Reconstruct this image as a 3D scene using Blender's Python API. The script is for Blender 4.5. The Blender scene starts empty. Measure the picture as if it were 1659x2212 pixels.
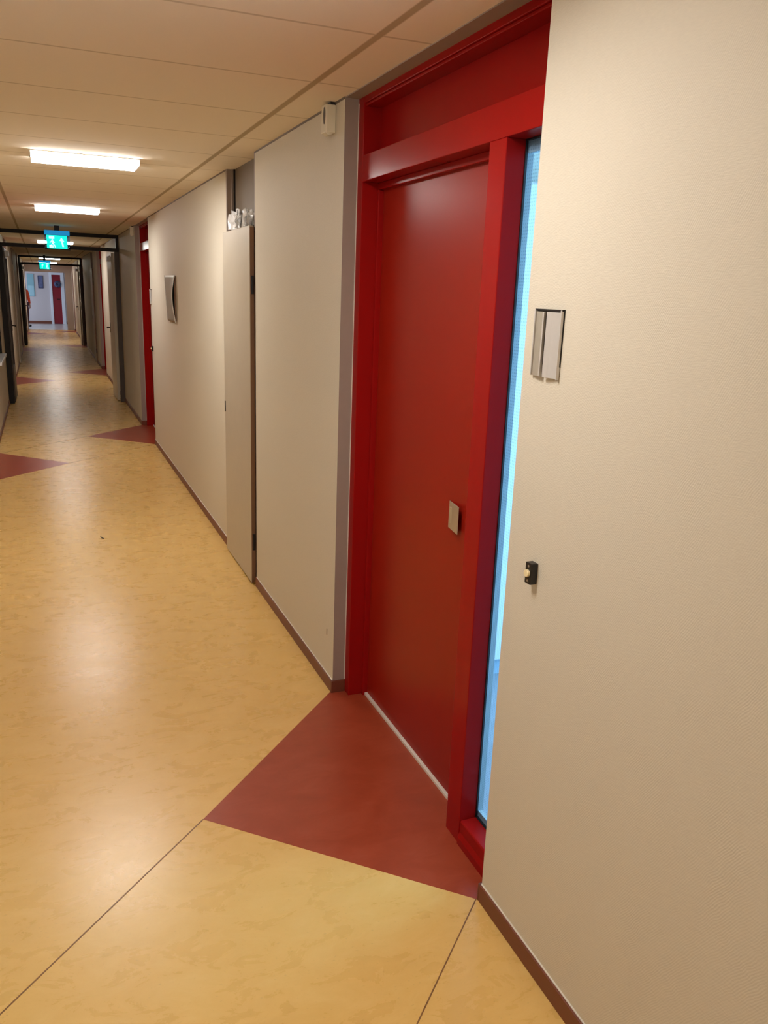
import bpy, bmesh, math, random
from mathutils import Vector, Matrix
random.seed(4)
S = bpy.context.scene
C = S.collection

# ------------------------------------------------------------------ camera
F_PX = 1749.6
yaw, pit, rol = 0.39709641, 0.26125536, 0.03742368
fw = Vector((math.sin(yaw)*math.cos(pit), math.cos(yaw)*math.cos(pit), -math.sin(pit)))
rt = Vector((math.cos(yaw), -math.sin(yaw), 0)); up = rt.cross(fw)
r2 = rt*math.cos(rol) + up*math.sin(rol); u2 = -rt*math.sin(rol) + up*math.cos(rol)
cam = bpy.data.cameras.new('camera'); co = bpy.data.objects.new('camera', cam); C.objects.link(co)
m = Matrix((r2, u2, -fw)).transposed().to_4x4(); m.translation = Vector((0, 0, 1.77)); co.matrix_world = m
cam.sensor_fit = 'HORIZONTAL'; cam.sensor_width = 36.0; cam.lens = F_PX/1659*36.0
cam.clip_start = 0.02; cam.clip_end = 200
S.camera = co

# ------------------------------------------------------------------ world, daylight, exposure
w = bpy.data.worlds.new('world'); S.world = w; w.use_nodes = True
w.node_tree.nodes['Background'].inputs[0].default_value = (0.45, 0.68, 1, 1)
w.node_tree.nodes['Background'].inputs[1].default_value = 2.0
S.view_settings.view_transform = 'Standard'; S.view_settings.look = 'None'
S.view_settings.gamma = 1; S.view_settings.use_curve_mapping = False
S.view_settings.exposure = 0.0
LAMP_E = 36.5
def area(name, loc, rot, sx, sy, col, power):
    l = bpy.data.lights.new(name, 'AREA'); l.shape = 'RECTANGLE'; l.size = sx; l.size_y = sy
    l.color = col; l.energy = power
    o = bpy.data.objects.new(name, l); C.objects.link(o); o.location = loc; o.rotation_euler = rot
    return o
PI = math.pi
# daylight coming in through the office window and through the lobby window
area('office_window_daylight', (4.44, 2.0, 1.45), (0, PI/2, 0), 1.7, 2.6, (0.40, 0.74, 1.0), 230)
area('lobby_window_daylight', (-3.92, 37.5, 1.4), (0, -PI/2, 0), 2.1, 4.2, (0.60, 0.70, 1.0), 110)

W, L, H = 1.118, -0.552, 2.495
YB, YE = -2.6, 35.0
PER = 7.82

# ------------------------------------------------------------------ materials
def nt(name):
    mt = bpy.data.materials.new(name); mt.use_nodes = True
    n = mt.node_tree.nodes; l = mt.node_tree.links
    return mt, n, l, n['Principled BSDF']
def plain(name, col, rough=0.5, metal=0, var=0.04, scale=30, bump=0.0, coat=0, spec=0.5):
    mt, n, l, b = nt(name)
    tc = n.new('ShaderNodeTexCoord'); no = n.new('ShaderNodeTexNoise'); no.inputs['Scale'].default_value = scale
    no.inputs['Detail'].default_value = 4
    l.new(tc.outputs['Object'], no.inputs['Vector'])
    mx = n.new('ShaderNodeMix'); mx.data_type = 'RGBA'
    mx.inputs[6].default_value = (*[c*(1-var) for c in col], 1); mx.inputs[7].default_value = (*[min(1, c*(1+var)) for c in col], 1)
    l.new(no.outputs['Fac'], mx.inputs[0]); l.new(mx.outputs[2], b.inputs['Base Color'])
    b.inputs['Roughness'].default_value = rough; b.inputs['Metallic'].default_value = metal
    b.inputs['Coat Weight'].default_value = coat; b.inputs['Specular IOR Level'].default_value = spec
    if bump:
        bp = n.new('ShaderNodeBump'); bp.inputs['Strength'].default_value = bump; bp.inputs['Distance'].default_value = 0.002
        l.new(no.outputs['Fac'], bp.inputs['Height']); l.new(bp.outputs['Normal'], b.inputs['Normal'])
    return mt
def emis(name, col, st, base=(0.8, 0.8, 0.8)):
    mt, n, l, b = nt(name)
    b.inputs['Base Color'].default_value = (*base, 1)
    b.inputs['Emission Color'].default_value = (*col, 1); b.inputs['Emission Strength'].default_value = st
    return mt
def glass(name, tint=(0.9, 0.95, 1), rough=0.0, mixf=0.1, pattern=None):
    # thin pane: mostly clear, with a fresnel-like sheen
    mt, n, l, b = nt(name); n.remove(b)
    out = n['Material Output']; tr = n.new('ShaderNodeBsdfTransparent'); tr.inputs[0].default_value = (*tint, 1)
    gl = n.new('ShaderNodeBsdfGlossy'); gl.inputs['Roughness'].default_value = rough
    lw = n.new('ShaderNodeLayerWeight'); lw.inputs['Blend'].default_value = mixf
    ms = n.new('ShaderNodeMixShader'); l.new(lw.outputs['Fresnel'], ms.inputs[0])
    if pattern:
        tc = n.new('ShaderNodeTexCoord'); sp = n.new('ShaderNodeSeparateXYZ'); l.new(tc.outputs['Object'], sp.inputs[0])
        prev = None
        for ax in (1, 2):
            a = n.new('ShaderNodeMath'); a.operation = 'MULTIPLY'; a.inputs[1].default_value = 2*PI/pattern
            l.new(sp.outputs[ax], a.inputs[0])
            s = n.new('ShaderNodeMath'); s.operation = 'SINE'; l.new(a.outputs[0], s.inputs[0])
            g = n.new('ShaderNodeMath'); g.operation = 'GREATER_THAN'; g.inputs[1].default_value = 0.25
            l.new(s.outputs[0], g.inputs[0])
            if prev is None: prev = g
            else:
                x = n.new('ShaderNodeMath'); x.operation = 'MINIMUM'; l.new(prev.outputs[0], x.inputs[0]); l.new(g.outputs[0], x.inputs[1]); prev = x
        mx = n.new('ShaderNodeMix'); mx.data_type = 'RGBA'
        mx.inputs[6].default_value = (*tint, 1); mx.inputs[7].default_value = (*[t*0.86 for t in tint], 1)
        l.new(prev.outputs[0], mx.inputs[0]); l.new(mx.outputs[2], tr.inputs[0])
    l.new(tr.outputs[0], ms.inputs[1]); l.new(gl.outputs[0], ms.inputs[2]); l.new(ms.outputs[0], out.inputs[0])
    return mt

def wallpaper(name, col):
    mt, n, l, b = nt(name)
    tc = n.new('ShaderNodeTexCoord')
    # woven ribs running diagonally, broken up by short dashes
    sp = n.new('ShaderNodeSeparateXYZ'); l.new(tc.outputs['Object'], sp.inputs[0])
    def mth(op, a, bb=None):
        q = n.new('ShaderNodeMath'); q.operation = op
        for i, v in enumerate((a, bb)):
            if v is None: continue
            if isinstance(v, (int, float)): q.inputs[i].default_value = v
            else: l.new(v, q.inputs[i])
        return q.outputs[0]
    wob = n.new('ShaderNodeTexNoise'); wob.inputs['Scale'].default_value = 28; wob.inputs['Detail'].default_value = 2
    l.new(tc.outputs['Object'], wob.inputs['Vector'])
    ph = mth('ADD', mth('MULTIPLY', sp.outputs[1], 1150.0), mth('MULTIPLY', sp.outputs[2], 720.0))
    ph = mth('ADD', ph, mth('MULTIPLY', wob.outputs['Fac'], 14.0))
    rib = mth('SINE', ph)
    mp = n.new('ShaderNodeMapping'); mp.inputs['Scale'].default_value = (1, 60, 420)
    l.new(tc.outputs['Object'], mp.inputs['Vector'])
    dn = n.new('ShaderNodeTexNoise'); dn.inputs['Scale'].default_value = 1.0; dn.inputs['Detail'].default_value = 3
    l.new(mp.outputs[0], dn.inputs['Vector'])
    patch = n.new('ShaderNodeTexNoise'); patch.inputs['Scale'].default_value = 9; l.new(tc.outputs['Object'], patch.inputs['Vector'])
    amp = mth('MULTIPLY', mth('SUBTRACT', patch.outputs['Fac'], 0.25), 1.3)
    hgt = mth('ADD', mth('MULTIPLY', rib, mth('MULTIPLY', amp, 0.45)), mth('MULTIPLY', dn.outputs['Fac'], 1.3))
    bp = n.new('ShaderNodeBump'); bp.inputs['Strength'].default_value = 0.6; bp.inputs['Distance'].default_value = 0.0007
    l.new(hgt, bp.inputs['Height']); l.new(bp.outputs['Normal'], b.inputs['Normal'])
    mx = n.new('ShaderNodeMix'); mx.data_type = 'RGBA'
    mx.inputs[6].default_value = (*[c*0.93 for c in col], 1); mx.inputs[7].default_value = (*[min(1, c*1.04) for c in col], 1)
    l.new(dn.outputs['Fac'], mx.inputs[0]); l.new(mx.outputs[2], b.inputs['Base Color'])
    b.inputs['Roughness'].default_value = 0.62; b.inputs['Specular IOR Level'].default_value = 0.35
    return mt

def lino(name, c0, c1, c2, rough=0.3, fleck=(0.2, 0.1, 0.03)):
    mt, n, l, b = nt(name)
    tc = n.new('ShaderNodeTexCoord')
    mp = n.new('ShaderNodeMapping'); mp.inputs['Scale'].default_value = (1, 1.9, 1); mp.inputs['Rotation'].default_value = (0, 0, 0.25)
    l.new(tc.outputs['Object'], mp.inputs['Vector'])
    a = n.new('ShaderNodeTexNoise'); a.inputs['Scale'].default_value = 6; a.inputs['Detail'].default_value = 9; a.inputs['Roughness'].default_value = 0.68
    a.inputs['Distortion'].default_value = 0.6
    l.new(mp.outputs[0], a.inputs['Vector'])
    r = n.new('ShaderNodeValToRGB'); l.new(a.outputs['Fac'], r.inputs[0])
    r.color_ramp.elements[0].position = 0.3; r.color_ramp.elements[0].color = (*c0, 1)
    r.color_ramp.elements[1].position = 0.72; r.color_ramp.elements[1].color = (*c2, 1)
    e = r.color_ramp.elements.new(0.5); e.color = (*c1, 1)
    f = n.new('ShaderNodeTexNoise'); f.inputs['Scale'].default_value = 75; f.inputs['Detail'].default_value = 3; l.new(mp.outputs[0], f.inputs['Vector'])
    fr = n.new('ShaderNodeValToRGB'); l.new(f.outputs['Fac'], fr.inputs[0])
    fr.color_ramp.elements[0].position = 0.27; fr.color_ramp.elements[0].color = (1, 1, 1, 1)
    fr.color_ramp.elements[1].position = 0.36; fr.color_ramp.elements[1].color = (0, 0, 0, 1)
    mf = n.new('ShaderNodeMath'); mf.operation = 'MULTIPLY'; mf.inputs[1].default_value = 0.16; l.new(fr.outputs[0], mf.inputs[0])
    mx = n.new('ShaderNodeMix'); mx.data_type = 'RGBA'; mx.inputs[7].default_value = (*fleck, 1)
    l.new(mf.outputs[0], mx.inputs[0]); l.new(r.outputs[0], mx.inputs[6]); l.new(mx.outputs[2], b.inputs['Base Color'])
    rr = n.new('ShaderNodeMapRange'); rr.inputs['To Min'].default_value = rough-0.05; rr.inputs['To Max'].default_value = rough+0.07
    l.new(a.outputs['Fac'], rr.inputs['Value']); l.new(rr.outputs[0], b.inputs['Roughness'])
    b.inputs['Specular IOR Level'].default_value = 0.5
    return mt

def ceiling_mat():
    mt, n, l, b = nt('ceiling_tiles')
    tc = n.new('ShaderNodeTexCoord'); sp = n.new('ShaderNodeSeparateXYZ'); l.new(tc.outputs['Object'], sp.inputs[0])
    def line(sock, origin, period, halfw, soft):
        a = n.new('ShaderNodeMath'); a.operation = 'SUBTRACT'; a.inputs[1].default_value = origin; l.new(sock, a.inputs[0])
        p = n.new('ShaderNodeMath'); p.operation = 'PINGPONG'; p.inputs[1].default_value = period/2; l.new(a.outputs[0], p.inputs[0])
        r = n.new('ShaderNodeMapRange'); r.inputs['From Min'].default_value = halfw; r.inputs['From Max'].default_value = halfw+soft
        r.inputs['To Min'].default_value = 1; r.inputs['To Max'].default_value = 0; l.new(p.outputs[0], r.inputs['Value'])
        return r.outputs[0]
    v1 = line(sp.outputs[0], 0.953, 1.2, 0.010, 0.006); v2 = line(sp.outputs[1], 2.44, 0.615, 0.004, 0.005)
    mm = n.new('ShaderNodeMath'); mm.operation = 'MULTIPLY'; mm.inputs[1].default_value = 0.6; l.new(v2, mm.inputs[0])
    mxx = n.new('ShaderNodeMath'); mxx.operation = 'MAXIMUM'; l.new(v1, mxx.inputs[0]); l.new(mm.outputs[0], mxx.inputs[1])
    no = n.new('ShaderNodeTexNoise'); no.inputs['Scale'].default_value = 180; no.inputs['Detail'].default_value = 3; l.new(tc.outputs['Object'], no.inputs['Vector'])
    c = n.new('ShaderNodeMix'); c.data_type = 'RGBA'; c.inputs[6].default_value = (0.89, 0.79, 0.645, 1); c.inputs[7].default_value = (0.92, 0.82, 0.675, 1)
    l.new(no.outputs['Fac'], c.inputs[0])
    d = n.new('ShaderNodeMix'); d.data_type = 'RGBA'; d.inputs[7].default_value = (0.50, 0.40, 0.26, 1)
    l.new(mxx.outputs[0], d.inputs[0]); l.new(c.outputs[2], d.inputs[6]); l.new(d.outputs[2], b.inputs['Base Color'])
    bp = n.new('ShaderNodeBump'); bp.inputs['Strength'].default_value = 0.15; bp.inputs['Distance'].default_value = 0.001
    l.new(no.outputs['Fac'], bp.inputs['Height']); l.new(bp.outputs['Normal'], b.inputs['Normal'])
    b.inputs['Roughness'].default_value = 0.85; b.inputs['Specular IOR Level'].default_value = 0.2
    return mt

M = dict(
 paper=wallpaper('cream_woven_wallpaper', (0.685, 0.62, 0.505)),
 lining=plain('beige_painted_reveal', (0.33, 0.26, 0.22), 0.55),  # recess shade is mixed into this grey-beige tone
 ceil=ceiling_mat(),
 floor=lino('ochre_marbled_linoleum', (0.725, 0.45, 0.135), (0.745, 0.472, 0.146), (0.785, 0.52, 0.18), 0.27),
 redfloor=lino('brick_red_marbled_linoleum', (0.30, 0.046, 0.018), (0.34, 0.055, 0.022), (0.38, 0.07, 0.032), 0.30, (0.1, 0.02, 0.015)),
 seam=plain('brown_weld_seam', (0.22, 0.10, 0.03), 0.4),
 lobbyfloor=plain('pale_grey_lobby_floor', (0.62, 0.60, 0.58), 0.25),
 officefloor=plain('grey_office_floor', (0.35, 0.38, 0.42), 0.35, var=0.2, scale=12),
 skirt=plain('brown_rubber_skirting', (0.17, 0.045, 0.022), 0.45),
 red=plain('red_gloss_paint', (0.315, 0.007, 0.006), 0.24, var=0.05, scale=8, bump=0.04, spec=0.08),
 reddoor=plain('red_satin_door_paint', (0.31, 0.014, 0.006), 0.30, var=0.05, scale=6, bump=0.05, spec=0.12),
 caulk=plain('pale_sealant', (0.75, 0.7, 0.62), 0.5),
 white=plain('white_paint', (0.78, 0.8, 0.82), 0.4),
 bead=plain('grey_white_bead_paint', (0.42, 0.45, 0.46), 0.4),
 offwhite=plain('offwhite_plastic', (0.72, 0.66, 0.52), 0.4),
 black=plain('black_plastic', (0.008, 0.006, 0.006), 0.3),
 gasket=plain('black_rubber', (0.01, 0.01, 0.012), 0.5),
 steel=plain('brushed_steel', (0.62, 0.58, 0.5), 0.35, metal=0.85),
 alu=plain('aluminium_holder', (0.60, 0.57, 0.54), 0.38, metal=0.25, scale=90),
 alud=plain('stained_aluminium', (0.42, 0.38, 0.31), 0.42, metal=0.25, var=0.12, scale=60),
 button=plain('cream_button', (0.85, 0.72, 0.42), 0.3),
 greydoor=plain('beige_laminate_door', (0.50, 0.43, 0.33), 0.4, scale=15),
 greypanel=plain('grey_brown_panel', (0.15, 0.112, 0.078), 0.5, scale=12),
 brownedge=plain('brown_door_edge', (0.20, 0.10, 0.05), 0.5),
 dark=plain('dark_void', (0.012, 0.008, 0.008), 0.6),
 darkframe=plain('dark_steel_frame', (0.02, 0.016, 0.015), 0.45, spec=0.25),
 greyframe=plain('grey_frame', (0.10, 0.08, 0.07), 0.45, spec=0.3),
 leaf=plain('cream_laminate_leaf', (0.66, 0.58, 0.44), 0.4),
 clear=glass('clear_glass', (0.92, 0.96, 0.95)),
 pane=glass('clear_pane', (0.82, 0.92, 1.0), pattern=0.009, mixf=0.03),
 darkglass=plain('dark_glass', (0.006, 0.006, 0.008), 0.08),
 plastic=None,
 lamp=emis('lamp_diffuser', (1.0, 0.965, 0.925), LAMP_E, (0.9, 0.9, 0.9)),
 lamphouse=plain('white_lamp_rim', (0.75, 0.7, 0.62), 0.4),
 signgreen=emis('lit_green_sign', (0.0, 0.86, 0.66), 1.15, (0, 0.5, 0.4)),
 signwhite=emis('lit_white_pictogram', (0.45, 1.0, 0.95), 1.3),
 signblue=emis('blue_sign_housing', (0.0, 0.28, 0.62), 0.75, (0.02, 0.1, 0.3)),
 signclear=glass('blue_tinted_acrylic', (0.45, 0.62, 0.85)),
 cup=plain('white_cupboard_front', (0.8, 0.84, 0.88), 0.35),
 officewall=plain('office_wall_paint', (0.45, 0.58, 0.68), 0.6),
 lobbywall=plain('lobby_wall_paint', (0.60, 0.54, 0.52), 0.55),
 farred=plain('crimson_door_paint', (0.25, 0.008, 0.02), 0.35),
 orange=plain('orange_jacket', (0.75, 0.08, 0.012), 0.7),
 trousers=plain('dark_maroon_trousers', (0.06, 0.012, 0.015), 0.7),
 skin=plain('skin', (0.5, 0.25, 0.16), 0.5),
 hair=plain('dark_hair', (0.02, 0.012, 0.01), 0.6),
 teal=plain('pale_teal_paper', (0.25, 0.46, 0.50), 0.6),
 teal2=plain('light_teal_paper', (0.38, 0.62, 0.66), 0.6),
 navy=plain('navy_print', (0.05, 0.06, 0.13), 0.5),
 twig=plain('dark_splinter', (0.08, 0.05, 0.02), 0.7),
 chip=plain('pale_paint_chip', (0.7, 0.4, 0.35), 0.5),
)
mt, n, l, b = nt('crumpled_clear_film')
b.inputs['Base Color'].default_value = (0.9, 0.88, 0.86, 1); b.inputs['Roughness'].default_value = 0.25
b.inputs['Alpha'].default_value = 0.6; b.inputs['Specular IOR Level'].default_value = 0.7
M['plastic'] = mt

# ------------------------------------------------------------------ mesh helpers
def bx(bm, x0, x1, y0, y1, z0, z1):
    r = bmesh.ops.create_cube(bm, size=1.0)
    for v in r['verts']:
        v.co = Vector(((x0+x1)/2+v.co.x*(x1-x0), (y0+y1)/2+v.co.y*(y1-y0), (z0+z1)/2+v.co.z*(z1-z0)))
    return r['verts']
def prism(bm, pts, axis, a, b):
    # polygon pts in the plane normal to axis ('x','y','z'), extruded from a to b
    def P(p, t):
        return {'x': (t, p[0], p[1]), 'y': (p[0], t, p[1]), 'z': (p[0], p[1], t)}[axis]
    v0 = [bm.verts.new(P(p, a)) for p in pts]; v1 = [bm.verts.new(P(p, b)) for p in pts]
    bm.faces.new(v0); bm.faces.new(v1[::-1])
    for i in range(len(pts)):
        j = (i+1) % len(pts); bm.faces.new((v0[j], v0[i], v1[i], v1[j]))
def cyl(bm, p, axis, r, h, seg=24, r2=None):
    res = bmesh.ops.create_cone(bm, cap_ends=True, segments=seg, radius1=r, radius2=r if r2 is None else r2, depth=h)
    rot = {'x': Matrix.Rotation(PI/2, 3, 'Y'), 'y': Matrix.Rotation(-PI/2, 3, 'X'), 'z': Matrix.Identity(3)}[axis]
    for v in res['verts']: v.co = rot @ v.co + Vector(p)
def obj(name, fn, mat, parent=None, bevel=0.0, smooth=False, local=True, seg=2):
    bm = bmesh.new(); fn(bm)
    bmesh.ops.recalc_face_normals(bm, faces=bm.faces)
    me = bpy.data.meshes.new(name); bm.to_mesh(me); bm.free()
    for mm in (mat if isinstance(mat, (list, tuple)) else [mat]): me.materials.append(mm)
    o = bpy.data.objects.new(name, me); C.objects.link(o)
    if parent is not None: o.parent = parent
    if smooth:
        for p in me.polygons: p.use_smooth = True
    if bevel:
        md = o.modifiers.new('bevel', 'BEVEL'); md.width = bevel; md.segments = seg; md.limit_method = 'ANGLE'
    return o
def empty(name, loc, rz=0, label=None, cat=None, group=None, kind=None):
    o = bpy.data.objects.new(name, None); C.objects.link(o); o.location = loc; o.rotation_euler = (0, 0, rz)
    o.empty_display_size = 0.05
    tag(o, label, cat, group, kind); return o
def tag(o, label=None, cat=None, group=None, kind=None):
    for k, v in (('label', label), ('category', cat), ('group', group), ('kind', kind)):
        if v: o[k] = v
        elif k in o: del o[k]
    return o
def struct(name, fn, mat, label=None, bevel=0.0):
    o = obj(name, fn, mat, bevel=bevel); tag(o, label, None, None, 'structure'); return o
def dup(root, loc, rz=0, label=None, name=None):
    kids = {}
    for o in bpy.data.objects:
        if o.parent: kids.setdefault(o.parent, []).append(o)
    def cp(o, par):
        c = o.copy(); C.objects.link(c)
        if par: c.parent = par
        for k in kids.get(o, []): cp(k, c)
        return c
    r = cp(root, None); r.location = loc; r.rotation_euler = (0, 0, rz)
    if label: r['label'] = label
    if name: r.name = name
    return r

# ------------------------------------------------------------------ layout
R_UNITS = [1.79+PER*k for k in range(5)]
L_UNITS = [8.0+PER*k for k in range(4)]
UW = 1.41
R_CLOS = [4.66, 20.30, 28.12]
L_CLOS = [20.0, 27.8]
CW = 0.78
def segs(cuts, y0, y1):
    out = []; y = y0
    for a, b_ in sorted(cuts):
        if a > y: out.append((y, a))
        y = b_
    if y < y1: out.append((y, y1))
    return out
LWIN = (10.9, 12.35)
rseg = segs([(y, y+UW) for y in R_UNITS]+[(y, y+CW) for y in R_CLOS], YB, YE)
lseg = segs([(y, y+UW) for y in L_UNITS]+[(y, y+CW) for y in L_CLOS], YB, YE)

fl = struct('floor', lambda bm: bx(bm, -4.1, 4.7, YB-0.2, 41, -0.12, 0), M['floor'], 'ochre marbled linoleum corridor floor')
struct('ceiling', lambda bm: bx(bm, -4.1, 4.7, YB-0.2, 41, H, H+0.12), M['ceil'], 'warm white suspended tile ceiling of the corridor')
def wr(bm):
    for a, b_ in rseg: bx(bm, W, W+0.15, a, b_, 0, H)
wright = struct('wall_right', wr, M['paper'], 'cream woven wallpaper wall along the right side')
def wl(bm):
    for a, b_ in lseg:
        if a < LWIN[0] < b_:
            bx(bm, L-0.15, L, a, LWIN[0], 0, H); bx(bm, L-0.15, L, LWIN[1], b_, 0, H)
            bx(bm, L-0.15, L, LWIN[0], LWIN[1], 0, 0.78); bx(bm, L-0.15, L, LWIN[0], LWIN[1], 2.3, H)
        else: bx(bm, L-0.15, L, a, b_, 0, H)
struct('wall_left', wl, M['paper'], 'cream wallpapered wall at the far left side')
struct('wall_back', lambda bm: bx(bm, L-0.15, W+0.15, YB-0.15, YB, 0, H), M['paper'], 'wall behind the viewer')
# skirting boards
def skirt_r(bm):
    for a, b_ in rseg:
        bx(bm, W-0.009, W, a, b_, 0, 0.058)
        for y in R_UNITS:
            if abs(a-(y+UW)) < 1e-3: bx(bm, W-0.009, W+0.057, a-0.009, a, 0, 0.058)
            if abs(b_-y) < 1e-3: bx(bm, W-0.009, W+0.057, b_, b_+0.009, 0, 0.058)
struct('baseboard_right', skirt_r, M['skirt'], 'brown rubber skirting along the right wall', 0.002)
def skirt_l(bm):
    for a, b_ in lseg: bx(bm, L, L+0.009, a, b_, 0, 0.058)
struct('baseboard_left', skirt_l, M['skirt'], 'brown rubber skirting along the left wall', 0.002)
obj('skirting_sealant', lambda bm: [bx(bm, W-0.004, W+0.0, a, b_, 0.058, 0.061) for a, b_ in rseg[:3]], M['caulk'], wright)
obj('scuff_mark', lambda bm: bx(bm, W-0.0008, W, 3.29, 3.297, 0.245, 0.275), M['twig'], wright)
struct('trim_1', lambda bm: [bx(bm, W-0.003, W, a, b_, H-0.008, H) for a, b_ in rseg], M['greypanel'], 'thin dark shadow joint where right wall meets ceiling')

# red inlays and welded seams in the linoleum
def tri(bm, side, y0, rec=True):
    ym = y0+UW/2
    if side > 0: pts = [(W-0.001, y0), (W+0.165, y0), (W+0.165, y0+UW), (W-0.001, y0+UW+0.012), (0.398, ym-0.035)]
    else: pts = [(L, y0), (L, y0+UW), (L-0.165, y0+UW), (L-0.165, y0)][::-1]; pts = [(L-0.165, y0), (L, y0), (0.156, ym), (L, y0+UW), (L-0.165, y0+UW)]
    prism(bm, pts, 'z', 0.0, 0.0006)
for y in R_UNITS: obj('red_floor_inlay', lambda bm: tri(bm, 1, y), M['redfloor'], fl)['label'] = 'brick red linoleum triangle in front of a door'
for y in [0.18]+L_UNITS: obj('red_floor_inlay', lambda bm: tri(bm, -1, y), M['redfloor'], fl)['label'] = 'brick red linoleum triangle in front of a door'
def strip(bm, a, b_, w_=0.0042):
    a, b_ = Vector(a), Vector(b_); d = (b_-a).normalized(); nn = Vector((-d.y, d.x))*w_/2
    prism(bm, [a+nn, a-nn, b_-nn, b_+nn], 'z', 0.0, 0.0009)
def seams(bm):
    for k in range(0, 4):
        yy = PER*k
        strip(bm, (0.398, 2.46+yy), (L, 1.51+yy)); strip(bm, (W-0.01, 1.80+yy), (0.156, 0.885+yy), 0.0036)
obj('weld_seam', seams, M['seam'], fl)

# ------------------------------------------------------------------ red door unit (local: x into the wall, y along it)
def door_unit(name, loc, rz, label):
    u = empty(name, loc, rz, label, None, None, 'structure')
    D, G = 0.142, 0.122
    top = H
    fr = obj('door_frame', lambda bm: [
        bx(bm, 0.057, 0.20, 1.355, UW, 0, top),               # jamb beside the door
        bx(bm, 0.057, G-0.004, 0.262, 0.355, 0, 2.19),             # mullion, corridor side
        bx(bm, G-0.004, D+0.002, 0.285, 0.355, 0, 2.19),
        bx(bm, 0.057, G-0.004, 0.0, 0.055, 0, top),                # near jamb
        bx(bm, 0.057, 0.20, 0.055, 1.355, 2.468, top),          # head rail
        bx(bm, 0.063, 0.20, 0.055, 1.355, 2.458, 2.468),
        bx(bm, 0.057, 0.20, 0.055, 1.355, 2.19, 2.285),         # transom rail
        bx(bm, 0.120, 0.20, 0.355, 1.355, 2.165, 2.19),         # rebate over the leaf
        bx(bm, 0.120, 0.20, 1.335, 1.355, 0, 2.165),
    ], M['red'], u, 0.0025)
    obj('transom_panel', lambda bm: bx(bm, 0.128, 0.15, 0.055, 1.355, 2.285, 2.458), M['red'], u)
    obj('bottom_rail', lambda bm: prism(bm, [(0.052, 0), (0.052, 0.028), (0.060, 0.045), (0.060, 0.083), (0.064, 0.087), (G, 0.087), (G, 0)], 'y', 0.05, 0.262), M['red'], u, 0.0012)
    obj('side_window_frame', lambda bm: [bx(bm, G+0.003, D+0.003, 0.262, 0.285, 0.087, 2.19), bx(bm, G+0.004, D, 0.03, 0.285, 0.06, 0.110), bx(bm, G+0.004, D, 0.03, 0.285, 2.155, 2.19), bx(bm, G+0.004, D, 0.03, 0.052, 0.087, 2.19)], M['bead'], u, 0.001)['label'] = 'white inner window bead'
    obj('window_gasket', lambda bm: [bx(bm, G-0.0045, G+0.001, 0.259, 0.2625, 0.087, 2.19), bx(bm, G-0.004, G+0.005, 0.05, 0.262, 0.087, 0.0895), bx(bm, G-0.005, G+0.005, 0.05, 0.262, 2.186, 2.19)], M['gasket'], u)
    obj('side_window_pane', lambda bm: bx(bm, G-0.002, G+0.003, 0.05, 0.260, 0.089, 2.187), M['pane'], u)
    lf = obj('door_leaf', lambda bm: bx(bm, D, D+0.04, 0.356, 1.349, 0.012, 2.175), M['reddoor'], u, 0.001)
    obj('door_seal', lambda bm: [bx(bm, D-0.004, D+0.02, 1.348, 1.3545, 0.0, 2.165)], M['caulk'], u)['label'] = 'pale vertical seal strip beside the red leaf'  # bright gap between jamb and leaf, put in as a pale strip
    obj('threshold', lambda bm: bx(bm, D-0.012, D+0.03, 0.356, 1.354, 0.0, 0.014), M['caulk'], u, 0.002)['label'] = 'pale threshold strip'
    # pull plate: wedge that stands off towards the lock side
    hp = obj('pull_plate', lambda bm: prism(bm, [(D-0.002, 0.623), (D-0.005, 0.623), (D-0.020, 0.527), (D-0.017, 0.526)], 'z', 1.000, 1.096) or bx(bm, D-0.010, D, 0.58, 0.61, 1.02, 1.076), M['steel'], lf, 0.0015)
    hp['label'] = 'square steel pull plate'
    obj('paint_chip', lambda bm: bx(bm, D-0.0006, D, 0.484, 0.489, 1.286, 1.303), M['chip'], lf)
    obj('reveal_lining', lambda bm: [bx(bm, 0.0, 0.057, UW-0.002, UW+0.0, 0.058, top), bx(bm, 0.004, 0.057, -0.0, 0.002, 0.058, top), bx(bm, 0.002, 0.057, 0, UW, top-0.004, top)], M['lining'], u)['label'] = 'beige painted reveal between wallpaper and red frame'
    obj('frame_sealant', lambda bm: bx(bm, 0.0545, 0.0575, UW-0.005, UW-0.001, 0.06, top-0.02), M['caulk'], u)
    return u
d1 = door_unit('door_1', (W, R_UNITS[0], 0), 0, 'nearest red door with side window and transom in the right wall')
names = ['', 'second red door recess on the right, seen edge on', 'third red door recess on the right beyond the glazed partition', 'fourth red door recess on the right far down the corridor', 'last red door recess on the right before the lobby']
k = 2
for i, y in enumerate(R_UNITS[1:], 1):
    dup(d1, (W, y, 0), 0, names[i], 'door_%d' % k); k += 1
names = ['red door recess on the left before the glazed partition', 'red door recess on the left just beyond the glazed partition', 'red door recess on the left in the middle of the far corridor', 'red door recess on the left nearest the lobby']
for i, y in enumerate(L_UNITS):
    dup(d1, (L, y+UW, 0), PI, names[i], 'door_%d' % k); k += 1

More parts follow.
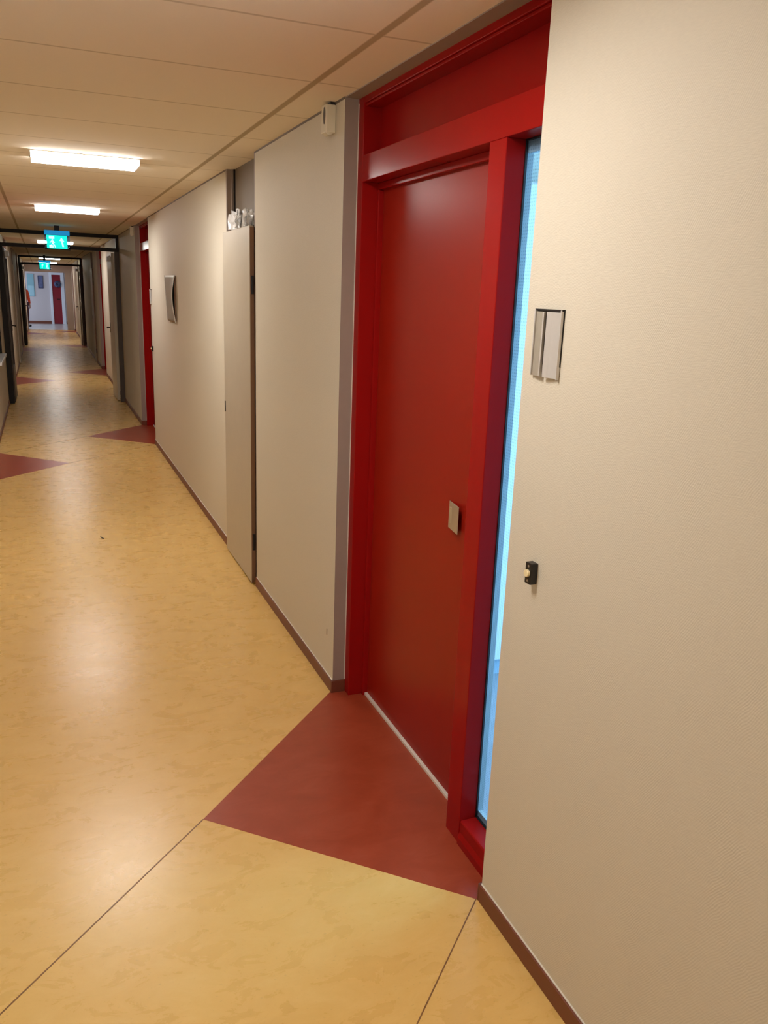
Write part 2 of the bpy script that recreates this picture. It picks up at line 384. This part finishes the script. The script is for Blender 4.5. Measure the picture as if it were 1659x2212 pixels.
# ------------------------------------------------------------------ closet door (local: x into wall, y along)
def closet(name, loc, rz, label):
    u = empty(name, loc, rz, label, None, None, 'structure')
    obj('closet_frame', lambda bm: [bx(bm, 0.0, 0.12, 0.0, 0.02, 0, H), bx(bm, 0.0, 0.12, CW-0.03, CW, 0, H), bx(bm, 0.028, 0.05, CW-0.04, CW-0.03, 2.13, H), bx(bm, 0.02, 0.12, 0.02, CW-0.03, 2.10, 2.125), bx(bm, 0.01, 0.12, 0.02, CW-0.03, 0, 0.006)], M['lining'], u, 0.001)
    obj('transom_panel', lambda bm: bx(bm, 0.05, 0.07, 0.02, CW-0.03, 2.12, H), M['greypanel'], u)['label'] = 'grey brown panel above the narrow door'
    obj('transom_edge', lambda bm: [bx(bm, 0.040, 0.052, CW-0.052, CW-0.04, 2.125, H)], M['darkframe'], u)
    obj('closet_back', lambda bm: bx(bm, 0.10, 0.12, 0.02, CW-0.03, 0.006, 2.10), M['dark'], u)
    lf = obj('door_leaf', lambda bm: bx(bm, -0.026, -0.001, 0.03, CW-0.005, 0.014, 2.118), M['greydoor'], u, 0.002)
    lf['label'] = 'narrow beige door leaf'
    obj('leaf_edge', lambda bm: bx(bm, -0.024, 0.006, 0.0265, 0.0305, 0.016, 2.112), M['brownedge'], lf)
    obj('leaf_gap', lambda bm: bx(bm, 0.0, 0.012, 0.005, 0.03, 0.01, 2.11), M['dark'], u)
    for z in (0.28, 1.80):
        obj('hinge', lambda bm: cyl(bm, (-0.012, 0.02, z), 'z', 0.008, 0.10, 12), M['darkframe'], lf, smooth=False)
    obj('latch', lambda bm: bx(bm, -0.029, -0.02, CW-0.03, CW-0.012, 0.98, 1.05), M['darkframe'], lf)
    return u
c1 = closet('door_%d' % k, (W, R_CLOS[0], 0), 0, 'narrow beige closet door left of the nearest red door'); k += 1
cn = ['narrow closet door on the right, first beyond the partition', 'narrow closet door on the right, second beyond the partition']
for i, y in enumerate(R_CLOS[1:]): dup(c1, (W, y, 0), 0, cn[i], 'door_%d' % k); k += 1
cn = ['narrow closet door on the left, first beyond the partition', 'narrow closet door on the left, second beyond the partition']
for i, y in enumerate(L_CLOS): dup(c1, (L, y+CW, 0), PI, cn[i], 'door_%d' % k); k += 1

# interior window in the left wall
wi = empty('window_1', (L, LWIN[0], 0), 0, 'dark interior window in the left wall with a white sill', None, None, 'structure')
wy = LWIN[1]-LWIN[0]
obj('window_frame', lambda bm: [bx(bm, -0.12, 0.004, 0, 0.04, 0.82, 2.3), bx(bm, -0.12, 0.004, wy-0.04, wy, 0.82, 2.3), bx(bm, -0.12, 0.004, 0.04, wy-0.04, 2.26, 2.3)], M['darkframe'], wi)
obj('pane', lambda bm: bx(bm, -0.03, -0.02, 0.04, wy-0.04, 0.82, 2.26), M['darkglass'], wi)
obj('window_sill', lambda bm: bx(bm, -0.12, 0.055, -0.02, wy, 0.78, 0.82), M['white'], wi, 0.004)

# ------------------------------------------------------------------ glazed fire partitions across the corridor
def partition(y, label, wall_label=None):
    u = empty('glazed_partition', ((L+W)/2, y, 0), 0, label, 'partition')
    cx = (L+W)/2; hl, hr = L-cx, W-cx
    obj('post', lambda bm: bx(bm, hl, hl+0.078, -0.05, 0.05, 0, 2.255), M['darkframe'], u, 0.003)
    obj('post', lambda bm: bx(bm, hr-0.065, hr, -0.05, 0.05, 0, 2.255), M['greyframe'], u, 0.003)
    obj('beam', lambda bm: bx(bm, hl, hr, -0.05, 0.05, 2.255, 2.305), M['darkframe'], u, 0.003)
    obj('head_rail', lambda bm: bx(bm, hl, hr, -0.05, 0.05, H-0.05, H), M['darkframe'], u, 0.003)
    obj('transom_pane', lambda bm: bx(bm, hl+0.04, hr-0.04, -0.004, 0.004, 2.305, H-0.05), M['clear'], u)
    obj('mullion', lambda bm: [bx(bm, hl, hl+0.04, -0.03, 0.03, 2.305, H-0.05), bx(bm, hr-0.04, hr, -0.03, 0.03, 2.305, H-0.05)], M['darkframe'], u)
    for s, xm in ((1, hr-0.07), (-1, hl+0.09)):
        x0, x1 = (xm-0.04, xm) if s > 0 else (xm-0.04, xm)
        lf = obj('door_leaf', lambda bm: [bx(bm, x0, x1, 0.06, 0.94, 0.012, 0.5 if s < 0 else 2.24)] + ([bx(bm, x0, x1, 0.06, 0.16, 0.5, 2.24), bx(bm, x0, x1, 0.84, 0.94, 0.5, 2.24), bx(bm, x0, x1, 0.16, 0.84, 2.1, 2.24)] if s < 0 else []), M['greyframe'] if s < 0 else M['leaf'], u, 0.002)
        if s < 0: obj('leaf_pane', lambda bm: bx(bm, x0+0.015, x0+0.022, 0.16, 0.84, 0.5, 2.1), M['darkglass'], lf)
        obj('door_handle', lambda bm: (bx(bm, x0-0.006, x0 if s > 0 else x1+0.006, 0.86, 0.90, 1.02, 1.18), cyl(bm, (x0-0.03 if s > 0 else x1+0.03, 0.87, 1.1), 'x', 0.009, 0.05, 10), bx(bm, (x0-0.058) if s > 0 else (x1+0.04), (x0-0.042) if s > 0 else (x1+0.056), 0.76, 0.88, 1.09, 1.11)), M['darkframe'], lf)
        obj('hinge', lambda bm: [cyl(bm, (xm-0.02+0.03*s, 0.055, z), 'z', 0.012, 0.12, 10) for z in (0.25, 1.1, 2.05)], M['steel'], lf)
        obj('door_closer', lambda bm: (bx(bm, x0-0.055 if s > 0 else x1, x0 if s > 0 else x1+0.055, 0.10, 0.34, 2.12, 2.19), bx(bm, x0-0.03 if s > 0 else x1+0.01, x0-0.012 if s > 0 else x1+0.028, 0.04, 0.2, 2.19, 2.2)), M['alu'], lf, 0.004)
    return u
partition(13.4, 'dark framed glazed partition with doors held open, nearer of two')
partition(26.0, 'dark framed glazed partition with doors held open, farther down the corridor')

# ------------------------------------------------------------------ lobby at the far end
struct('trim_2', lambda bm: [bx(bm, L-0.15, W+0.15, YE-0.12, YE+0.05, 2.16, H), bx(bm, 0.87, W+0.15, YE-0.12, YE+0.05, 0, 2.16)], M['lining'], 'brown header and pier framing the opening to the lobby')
struct('floor_lobby', lambda bm: bx(bm, -4.0, 3.0, YE+0.05, 40, 0, 0.001), M['lobbyfloor'], 'pale grey daylit floor of the lobby')
struct('wall_far', lambda bm: bx(bm, -4.1, 3.1, 40, 40.15, 0, H), M['lobbywall'], 'far wall of the lobby')
struct('baseboard_far', lambda bm: [bx(bm, -4.0, 0.34, 39.98, 40, 0, 0.12), bx(bm, 0.96, 3.0, 39.98, 40, 0, 0.12)], M['skirt'], 'dark skirting on the lobby wall')
struct('wall_outer_left', lambda bm: [bx(bm, -4.1, -4, YB-0.2, 35.4, 0, H), bx(bm, -4.1, -4, 39.6, 41, 0, H), bx(bm, -4.1, -4, 35.4, 39.6, 0, 0.35), bx(bm, -4.1, -4, 35.4, 39.6, 2.45, H)], M['lobbywall'], 'outer wall on the left of the building')
wl2 = empty('window_2', (-4.05, 35.4, 0), 0, 'daylit window of the lobby', None, None, 'structure')
obj('window_frame', lambda bm: [bx(bm, -0.03, 0.03, a, a+0.06, 0.35, 2.45) for a in (0, 1.38, 2.76, 4.14)], M['white'], wl2)
obj('pane', lambda bm: bx(bm, -0.004, 0.004, 0.06, 4.14, 0.35, 2.45), M['clear'], wl2)
struct('wall_outer_right', lambda bm: [bx(bm, 4.5, 4.6, YB-0.2, 0.7, 0, H), bx(bm, 4.5, 4.6, 3.3, 41, 0, H), bx(bm, 4.5, 4.6, 0.7, 3.3, 0, 0.6), bx(bm, 4.5, 4.6, 0.7, 3.3, 2.3, H)], M['officewall'], 'outer wall on the right of the building')
wl3 = empty('window_3', (4.55, 0.7, 0), 0, 'daylit window of the office', None, None, 'structure')
obj('window_frame', lambda bm: [bx(bm, -0.03, 0.03, a, a+0.06, 0.6, 2.3) for a in (0, 1.27, 2.54)], M['white'], wl3)
obj('pane', lambda bm: bx(bm, -0.004, 0.004, 0.06, 2.54, 0.6, 2.3), M['clear'], wl3)
struct('wall_lobby_ends', lambda bm: [bx(bm, -4.0, L-0.15, YE-0.1, YE+0.05, 0, H), bx(bm, W+0.15, 3.1, YE-0.1, YE+0.05, 0, H), bx(bm, 3.0, 3.1, YE+0.05, 40, 0, H)], M['lobbywall'], 'side walls of the lobby')
struct('wall_building_ends', lambda bm: [bx(bm, -4.1, 4.6, YB-0.35, YB-0.2, 0, H), bx(bm, -4.1, 4.6, 40.9, 41, 0, H)], M['lobbywall'], 'end walls of the building')
# office behind the nearest door
struct('wall_office', lambda bm: [bx(bm, W+0.15, 4.5, 0.3, 0.4, 0, H), bx(bm, W+0.15, 4.5, 5.6, 5.7, 0, H)], M['officewall'], 'blue grey office side walls behind the side window')
struct('floor_office', lambda bm: bx(bm, W+0.21, 4.5, 0.4, 5.6, 0, 0.001), M['officefloor'], 'grey office floor seen through the side window')
cu = empty('tall_cupboard', (1.95, 3.1, 0), 0, 'tall white cupboard in the office seen through the side window', 'cupboard')
obj('body', lambda bm: bx(bm, -0.42, 0.45, 0.0, 0.5, 0.09, 2.245), M['cup'], cu, 0.004)
obj('plinth', lambda bm: bx(bm, -0.40, 0.43, 0.03, 0.48, 0.001, 0.09), M['officewall'], cu)
for a in (-0.415, 0.02):
    f_ = obj('door', lambda bm: bx(bm, a, a+0.425, -0.018, -0.001, 0.10, 2.235), M['cup'], cu, 0.002)
    obj('handle', lambda bm: bx(bm, (a+0.05) if a < 0 else a+0.36, (a+0.065) if a < 0 else a+0.375, -0.04, -0.018, 1.0, 1.14), M['steel'], f_)

# crimson door in the lobby wall
fd = empty('door_%d' % k, (0.65, 40, 0), 0, 'crimson door in a white frame on the far lobby wall', None, None, 'structure')
obj('door_frame', lambda bm: [bx(bm, -0.30, -0.20, -0.06, 0, 0.001, 2.25), bx(bm, 0.16, 0.30, -0.06, 0, 0.001, 2.25), bx(bm, -0.20, 0.16, -0.06, 0, 2.12, 2.25)], M['white'], fd, 0.004)
fl_ = obj('door_leaf', lambda bm: bx(bm, -0.20, 0.16, -0.035, 0, 0.012, 2.12), M['farred'], fd)
obj('door_handle', lambda bm: (cyl(bm, (0.08, -0.06, 1.08), 'y', 0.02, 0.05, 12), bx(bm, -0.03, 0.09, -0.09, -0.075, 1.065, 1.095)), M['darkframe'], fl_)
def torus(bm, R, r, seg=28, s2=8, loc=(0, 0, 0)):
    vs = []
    for i in range(seg):
        a = 2*PI*i/seg; ring = []
        rr = r*(1+0.18*math.sin(i*2.3))
        for j in range(s2):
            b2 = 2*PI*j/s2
            ring.append(bm.verts.new((loc[0]+(R+rr*math.cos(b2))*math.cos(a), loc[1]+rr*math.sin(b2), loc[2]+(R+rr*math.cos(b2))*math.sin(a))))
        vs.append(ring)
    for i in range(seg):
        for j in range(s2):
            bm.faces.new((vs[i][j], vs[(i+1) % seg][j], vs[(i+1) % seg][(j+1) % s2], vs[i][(j+1) % s2]))
wrth = obj('door_wreath', lambda bm: torus(bm, 0.075, 0.07), M['navy'], smooth=True); wrth.location = (0.68, 39.92, 1.72)
tag(wrth, 'dark round wreath hanging on the crimson lobby door', 'wreath')
# lobby wall decorations
nb = empty('notice_board', (-0.415, 39.985, 1.65), 0, 'pale teal notice board on the lobby wall, left of the framed picture', 'notice board')
obj('board', lambda bm: bx(bm, -0.14, 0.14, -0.012, 0.012, -0.48, 0.48), M['teal'], nb, 0.003)
obj('notice', lambda bm: bx(bm, -0.11, 0.12, -0.018, -0.012, -0.45, -0.03), M['teal2'], nb)
fp = empty('framed_picture', (-0.01, 39.985, 1.79), 0, 'narrow dark framed picture on the lobby wall beside the crimson door', 'picture')
obj('frame', lambda bm: [bx(bm, -0.105, -0.075, -0.02, 0.012, -0.27, 0.27), bx(bm, 0.075, 0.105, -0.02, 0.012, -0.27, 0.27), bx(bm, -0.075, 0.075, -0.02, 0.012, 0.24, 0.27), bx(bm, -0.075, 0.075, -0.02, 0.012, -0.27, -0.24)], M['navy'], fp)
obj('print', lambda bm: bx(bm, -0.075, 0.075, -0.01, 0.012, -0.24, 0.24), plain('blue_print', (0.12, 0.14, 0.26), 0.5, var=0.7, scale=9), fp)
# dark doorway block left in the lobby
ds = obj('doorway_side', lambda bm: bx(bm, L-0.15, L+0.01, YE+0.05, YE+0.12, 0.001, 2.2), M['dark']); tag(ds, None, None, None, 'structure'); ds.name = 'trim_3'
ds['label'] = 'dark door jamb at the left of the lobby opening'

# person at the far left
def person(loc, rz):
    u = empty('person', loc, rz, 'person in an orange jacket and dark trousers standing at the left of the lobby opening', 'person')
    J = dict(pel=(0, 0, .92), bel=(0, 0, 1.08), ch=(0, 0, 1.30), nk=(0, 0.01, 1.47), hd=(0, 0, 1.60), top=(0, 0, 1.69),
             lsh=(-.17, 0, 1.40), lel=(-.23, .02, 1.13), lwr=(-.22, -.07, .89), lha=(-.215, -.09, .80),
             rsh=(.17, 0, 1.40), rel=(.23, .02, 1.13), rwr=(.21, -.08, .90), rha=(.205, -.10, .81),
             lh=(-.09, 0, .88), lk=(-.10, -.02, .49), la=(-.10, .03, .09), lt=(-.11, -.13, .035),
             rh=(.09, 0, .88), rk=(.11, -.03, .49), ra=(.11, .0, .09), rtt=(.13, -.16, .035))
    E_ = [('pel', 'bel'), ('bel', 'ch'), ('ch', 'nk'), ('nk', 'hd'), ('hd', 'top'), ('ch', 'lsh'), ('lsh', 'lel'), ('lel', 'lwr'), ('lwr', 'lha'),
          ('ch', 'rsh'), ('rsh', 'rel'), ('rel', 'rwr'), ('rwr', 'rha'), ('pel', 'lh'), ('lh', 'lk'), ('lk', 'la'), ('la', 'lt'), ('pel', 'rh'), ('rh', 'rk'), ('rk', 'ra'), ('ra', 'rtt')]
    Rr = dict(pel=(.15, .10), bel=(.13, .09), ch=(.15, .10), nk=(.055, .055), hd=(.075, .09), top=(.055, .065), lsh=(.065,)*2, lel=(.043,)*2, lwr=(.028,)*2, lha=(.03, .02),
              rsh=(.065,)*2, rel=(.043,)*2, rwr=(.028,)*2, rha=(.03, .02), lh=(.09,)*2, lk=(.058,)*2, la=(.04,)*2, lt=(.035, .03), rh=(.09,)*2, rk=(.058,)*2, ra=(.04,)*2, rtt=(.035, .03))
    def skin(name, keys, edges, mat, extra=0.0, fingers=False):
        idx = {k_: i for i, k_ in enumerate(keys)}
        vs = [J[k_] for k_ in keys]; es = [(idx[a], idx[b_]) for a, b_ in edges if a in idx and b_ in idx]; rr = [Rr[k_] for k_ in keys]
        if fingers:
            for s, h in ((-1, 'lha'), (1, 'rha')):
                base = Vector(J[h])
                for q, (dy, ln) in enumerate(((-.028, .062), (-.010, .075), (.009, .070), (.026, .055))):
                    i0 = len(vs); vs += [tuple(base+Vector((0, dy, -.03))), tuple(base+Vector((-s*.006, dy*1.1, -.03-ln*.55))), tuple(base+Vector((-s*.02, dy*1.1, -.03-ln)))]
                    rr += [(.010, .010), (.009, .009), (.007, .007)]; es += [(idx[h], i0), (i0, i0+1), (i0+1, i0+2)]
                i0 = len(vs); vs += [tuple(base+Vector((-s*.012, -.035, -.005))), tuple(base+Vector((-s*.018, -.052, -.04)))]
                rr += [(.011, .011), (.008, .008)]; es += [(idx[h], i0), (i0, i0+1)]
        me = bpy.data.meshes.new(name); me.from_pydata(vs, es, []); me.materials.append(mat)
        o = bpy.data.objects.new(name, me); C.objects.link(o); o.parent = u
        md = o.modifiers.new('skin', 'SKIN'); md.use_smooth_shade = True
        for i, r_ in enumerate(rr): me.skin_vertices[0].data[i].radius = (r_[0]+extra, (r_[1] if len(r_) > 1 else r_[0])+extra)
        me.skin_vertices[0].data[0].use_root = True
        sb = o.modifiers.new('sub', 'SUBSURF'); sb.levels = 1; sb.render_levels = 2
        return o
    skin('body', list(J), E_, M['skin'], fingers=True)
    skin('jacket', ['ch', 'pel', 'bel', 'nk', 'lsh', 'lel', 'lwr', 'rsh', 'rel', 'rwr'], E_, M['orange'], 0.018)
    skin('trousers', ['pel', 'lh', 'lk', 'la', 'rh', 'rk', 'ra'], E_, M['trousers'], 0.016)
    def hair(bm):
        bmesh.ops.create_icosphere(bm, subdivisions=3, radius=1)
        for v in list(bm.verts): v.co = Vector((v.co.x*.085, v.co.y*.10+.018, v.co.z*.11+1.655))
        bmesh.ops.delete(bm, geom=[v for v in bm.verts if v.co.y < -.045 and v.co.z < 1.69], context='VERTS')
    obj('hair', hair, M['hair'], u, smooth=True)
    for s in (-1, 1):
        def eye(bm):
            r_ = bmesh.ops.create_uvsphere(bm, u_segments=8, v_segments=6, radius=.011)
            for v in r_['verts']: v.co += Vector((s*.032, -.083, 1.625))
        obj('eye', eye, M['black'], u, smooth=True)
    def nose(bm): cyl(bm, (0, -.095, 1.595), 'z', .014, .045, 10, .006)
    obj('nose', nose, M['skin'], u, smooth=True)
    obj('mouth', lambda bm: bx(bm, -.022, .022, -.090, -.08, 1.556, 1.564), M['farred'], u, .002)
    for s in (-1, 1):
        obj('ear', lambda bm: [v for v in [None]] and cyl(bm, (s*.082, 0, 1.61), 'x', .026, .018, 12), M['skin'], u, .004)
    for s, (ax, ay) in ((-1, (-.105, -.05)), (1, (.12, -.08))):
        obj('shoe', lambda bm: bx(bm, ax-.045, ax+.045, ay-.14, ay+.12, 0.0, 0.085), M['black'], u, .03, seg=3)
    return u
person((-0.70, 37.2, 0.001), 0.5)

# ------------------------------------------------------------------ ceiling lights
def lamp(loc, label):
    u = empty('ceiling_light', loc, 0, label, 'ceiling light', 'recessed ceiling lights down the corridor')
    obj('rim', lambda bm: [bx(bm, -.305, .305, -.155, -.15, -.006, 0), bx(bm, -.305, .305, .15, .155, -.006, 0), bx(bm, -.305, -.30, -.15, .15, -.006, 0), bx(bm, .30, .305, -.15, .15, -.006, 0)], M['lamphouse'], u)
    obj('diffuser', lambda bm: prism(bm, [(-.148, 0), (-.146, -.034), (.146, -.034), (.148, 0)], 'x', -.296, .296), M['lamp'], u)
    for a in (-.30, .296): obj('end_cap', lambda bm: prism(bm, [(-.149, 0), (-.147, -.036), (.147, -.036), (.149, 0)], 'x', a, a+.004), M['lamphouse'], u)
    return u
LY = [(5.49, 'lit rectangular ceiling light, nearest in view'), (9.15, 'lit rectangular ceiling light, second down the corridor'),
      (16.52, 'lit ceiling light seen through the partition transom beside the exit sign'),
      (27.6, 'lit ceiling light above the farther exit sign'), (33.2, 'lit ceiling light nearest the lobby opening'),
      (1.85, 'lit ceiling light overhead between viewer and red door'), (-3.2+1.4, 'lit ceiling light behind the viewer')]
l0 = lamp((0.29, LY[0][0], H), LY[0][1])
for y, lb in LY[1:]: dup(l0, (0.29, y, H), 0, lb)

# ------------------------------------------------------------------ exit signs
def exit_sign(loc, label, arrow_right=True):
    u = empty('exit_sign', loc, 0, label, 'exit sign')
    obj('housing', lambda bm: bx(bm, -.155, .155, -.03, .03, -.055, 0), M['signblue'], u, .006)
    pl = obj('panel', lambda bm: bx(bm, -.155, .155, -.004, .004, -.24, -.055), M['signclear'], u)
    obj('green_face', lambda bm: bx(bm, -.13, .12, -.008, -.004, -.225, -.06), M['signgreen'], pl)
    fx = 1 if arrow_right else -1
    def man(bm):
        y0, y1 = -.011, -.008
        def q(pts): prism(bm, [(fx*a, b_) for a, b_ in pts], 'y', y0, y1)
        q([(-.10, -.07), (-.035, -.07), (-.035, -.105), (-.10, -.105)])          # lit doorway head
        q([(-.10, -.185), (-.05, -.185), (-.05, -.218), (-.10, -.218)])
        cyl(bm, (fx*-.06, -.0095, -.117), 'y', .009, .003, 12)
        q([(-.075, -.128), (-.05, -.125), (-.045, -.165), (-.065, -.17)])       # torso
        q([(-.05, -.13), (-.03, -.15), (-.036, -.156), (-.056, -.14)])          # arm
        q([(-.075, -.13), (-.095, -.15), (-.09, -.157), (-.07, -.143)])
        q([(-.052, -.16), (-.03, -.185), (-.022, -.215), (-.032, -.215), (-.042, -.188), (-.064, -.168)])
        q([(-.065, -.168), (-.075, -.19), (-.1, -.2), (-.1, -.192), (-.084, -.185)])
    def arrow(bm):
        pts = [(.05, -.085), (.085, -.135), (.066, -.132), (.078, -.2), (.058, -.2), (.046, -.13), (.026, -.128)]
        prism(bm, [(fx*a, b_) for a, b_ in pts], 'y', -.011, -.008)
    obj('running_figure', man, M['signwhite'], pl)
    obj('arrow', arrow, M['signwhite'], pl)
    return u
exit_sign((0.237, 12.0, H-0.062+0.0), 'green lit exit sign with running figure and arrow, before the nearer partition')
exit_sign((0.13, 25.0, H-0.14), 'small green lit exit sign farther away near the second partition', False)
for (x, y, z0) in ((0.237, 12.0, H-0.062), (0.13, 25.0, H-0.14)):
    par = [o for o in bpy.data.objects if o.name.startswith('exit_sign') and abs(o.location.y-y) < .01][0]
    obj('ceiling_bracket', lambda bm: bx(bm, -.03, .03, -.01, .01, 0, H-z0), M['darkframe'], par)

# ------------------------------------------------------------------ small wall things on the right wall
def bell(loc, label):
    u = empty('doorbell', loc, 0, label, 'doorbell')
    obj('housing', lambda bm: bx(bm, -.021, 0, 0, .026, -.028, .028), M['black'], u, .002)
    obj('push_button', lambda bm: cyl(bm, (-.024, .012, .001), 'x', .0095, .008, 24), M['button'], u, .0015)['label'] = 'cream round push button'
    for z in (.020, -.019): obj('screw', lambda bm: cyl(bm, (-.0215, .011, z), 'x', .003, .0015, 12), M['steel'], u)
    return u
b1 = bell((W, 1.644, 1.101), 'black doorbell with cream button on the near wallpaper, right of the red door')
dup(b1, (W, 9.5, 1.10), 0, 'distant black doorbell beside the second red door')
def holder(loc, label):
    u = empty('name_plate_holder', loc, 0, label, 'name plate holder')
    obj('back_plate', lambda bm: [bx(bm, -.003, 0, 0, .116, -.05, .08), bx(bm, -.008, 0, 0, .116, .077, .0815)], M['darkframe'], u)
    def panel(y0, y1, e0, e1, bm):
        prism(bm, [(-.003, y0), (-e0, y0), (-(e0*.35+e1*.65)-.0015, y0*.45+y1*.55), (-e1, y1), (-e1+.004, y1), (-.003, y1-.004)], 'z', -.078, .075)
    obj('panel', lambda bm: panel(.0065, .058, .006, .012, bm), M['alu'], u, .0006)
    obj('panel', lambda bm: panel(.074, .111, .0125, .006, bm), M['alud'], u, .0006)['label'] = 'stained narrow panel'
    obj('rail', lambda bm: [bx(bm, -.0095, -.001, .001, .0055, -.08, .08), bx(bm, -.010, -.001, .1115, .1155, -.078, .08), bx(bm, -.0135, -.006, .068, .0735, -.078, .074)], M['alu'], u, .0008)
    return u
h1 = holder((W, 1.6265, 1.671), 'grey metal name plate holder with two panels, on the near wallpaper')
dup(h1, (W, 9.49, 1.66), 0, 'distant metal name plate holder beside the second red door')
def detector(loc, label):
    u = empty('motion_detector', loc, 0, label, 'detector')
    obj('housing', lambda bm: bx(bm, -.042, 0, 0, .062, -.052, .05), M['offwhite'], u, .004)
    def lens(bm):
        cyl(bm, (-.0415, .022, .010), 'x', .012, .003, 24)
        for v in bm.verts: v.co.z = .010+(v.co.z-.010)*2.6
    obj('lens', lens, M['black'], u)['label'] = 'dark oval lens'
    obj('nub', lambda bm: prism(bm, [(-.042, -.05), (-.030, -.062), (-.022, -.062), (-.004, -.05)], 'y', .006, .046), M['offwhite'], u, .002)
    obj('top_bracket', lambda bm: bx(bm, -.022, 0, .004, .048, .05, .06), M['dark'], u)
    return u
t1 = detector((W, 3.302, 2.434), 'white motion detector under the ceiling left of the nearest red door')
dup(t1, (W, 11.12, 2.434), 0, 'distant white motion detector under the ceiling past the second red door')

# curved sign frame
sf = empty('curled_sign_sheet', (W, 7.66, 1.67), 0, 'curled silver sign sheet on the wall between closet door and second red door', 'sign')
def prof(t, u_):
    # stand-off from the wall at t along y (0 near, 1 far) and u_ up (0 bottom, 1 top)
    near = .012+.040*math.sin(PI*min(1, u_*.95+.05))*(.55+.45*u_)
    far = .014+.018*u_
    mid = .012+.012*u_
    return near*(1-t)**3+far*t**3+mid*3*t*(1-t)
def sheet(bm):
    N = 18; g = [[bm.verts.new((-prof(i/N, j/N), i/N*.50, -.205+.41*j/N)) for j in range(N+1)] for i in range(N+1)]
    for i in range(N):
        for j in range(N): bm.faces.new((g[i][j], g[i+1][j], g[i+1][j+1], g[i][j+1]))
ob = obj('panel', sheet, M['alud'], sf, smooth=True); md = ob.modifiers.new('solid', 'SOLIDIFY'); md.thickness = .003; md.offset = 0
def edge(t, bm):
    N = 18; w2 = .007; pts = [(-prof(t, j/N), -.207+.414*j/N) for j in range(N+1)]
    poly = [(x-.004, z) for x, z in pts]+[(x+.004, z) for x, z in pts[::-1]]
    prism(bm, poly, 'y', t*.50-w2, t*.50+w2)
obj('side_rail', lambda bm: edge(0, bm), M['alu'], sf)
obj('side_rail', lambda bm: edge(1, bm), M['alu'], sf)
obj('wall_mount', lambda bm: [bx(bm, -.014, 0, .03, .47, .19, .20), bx(bm, -.014, 0, .03, .47, -.20, -.19), bx(bm, -.014, 0, .03, .05, -.19, .19), bx(bm, -.014, 0, .45, .47, -.19, .19)], M['brownedge'], sf)

# crumpled clear film on top of the closet leaf
def film(bm):
    random.seed(11)
    for i in range(60):
        cy = random.uniform(.02, .52); cx_ = random.uniform(-.02, .03)
        hgt = .045+.05*random.random()*(1.2 if .12 < cy < .3 else .7)+(.04 if cy > .46 else 0)
        a = random.uniform(-.5, .5)
        N = 3; vs = []
        for p in range(N+1):
            row = []
            for q in range(N+1):
                y = cy+(p/N-.5)*.075; z = q/N*hgt
                row.append(bm.verts.new((cx_+a*(y-cy)+random.uniform(-.010, .010), y+random.uniform(-.006, .006), z+(random.uniform(-.006, .006) if q else 0)+.001)))
            vs.append(row)
        for p in range(N):
            for q in range(N):
                bm.faces.new((vs[p][q], vs[p+1][q], vs[p+1][q+1])); bm.faces.new((vs[p][q], vs[p+1][q+1], vs[p][q+1]))
cf = obj('crumpled_plastic_film', film, M['plastic']); cf.location = (W+0.005, R_CLOS[0]+0.06, 2.124)
md = cf.modifiers.new('solid', 'SOLIDIFY'); md.thickness = 0.0012
tag(cf, 'crumpled clear plastic film stuffed on top of the narrow closet door', 'plastic film')

# splinter on the floor
sp_ = obj('splinter', lambda bm: prism(bm, [(-.004, -.03), (.004, -.032), (.006, .0), (.002, .034), (-.003, .03), (-.006, .0)], 'z', 0, .004), M['twig'], bevel=.001)
sp_.location = (0.29, 5.95, 0.0); sp_.rotation_euler = (0, 0, 0.3)
tag(sp_, 'small dark splinter lying on the ochre floor', 'splinter')
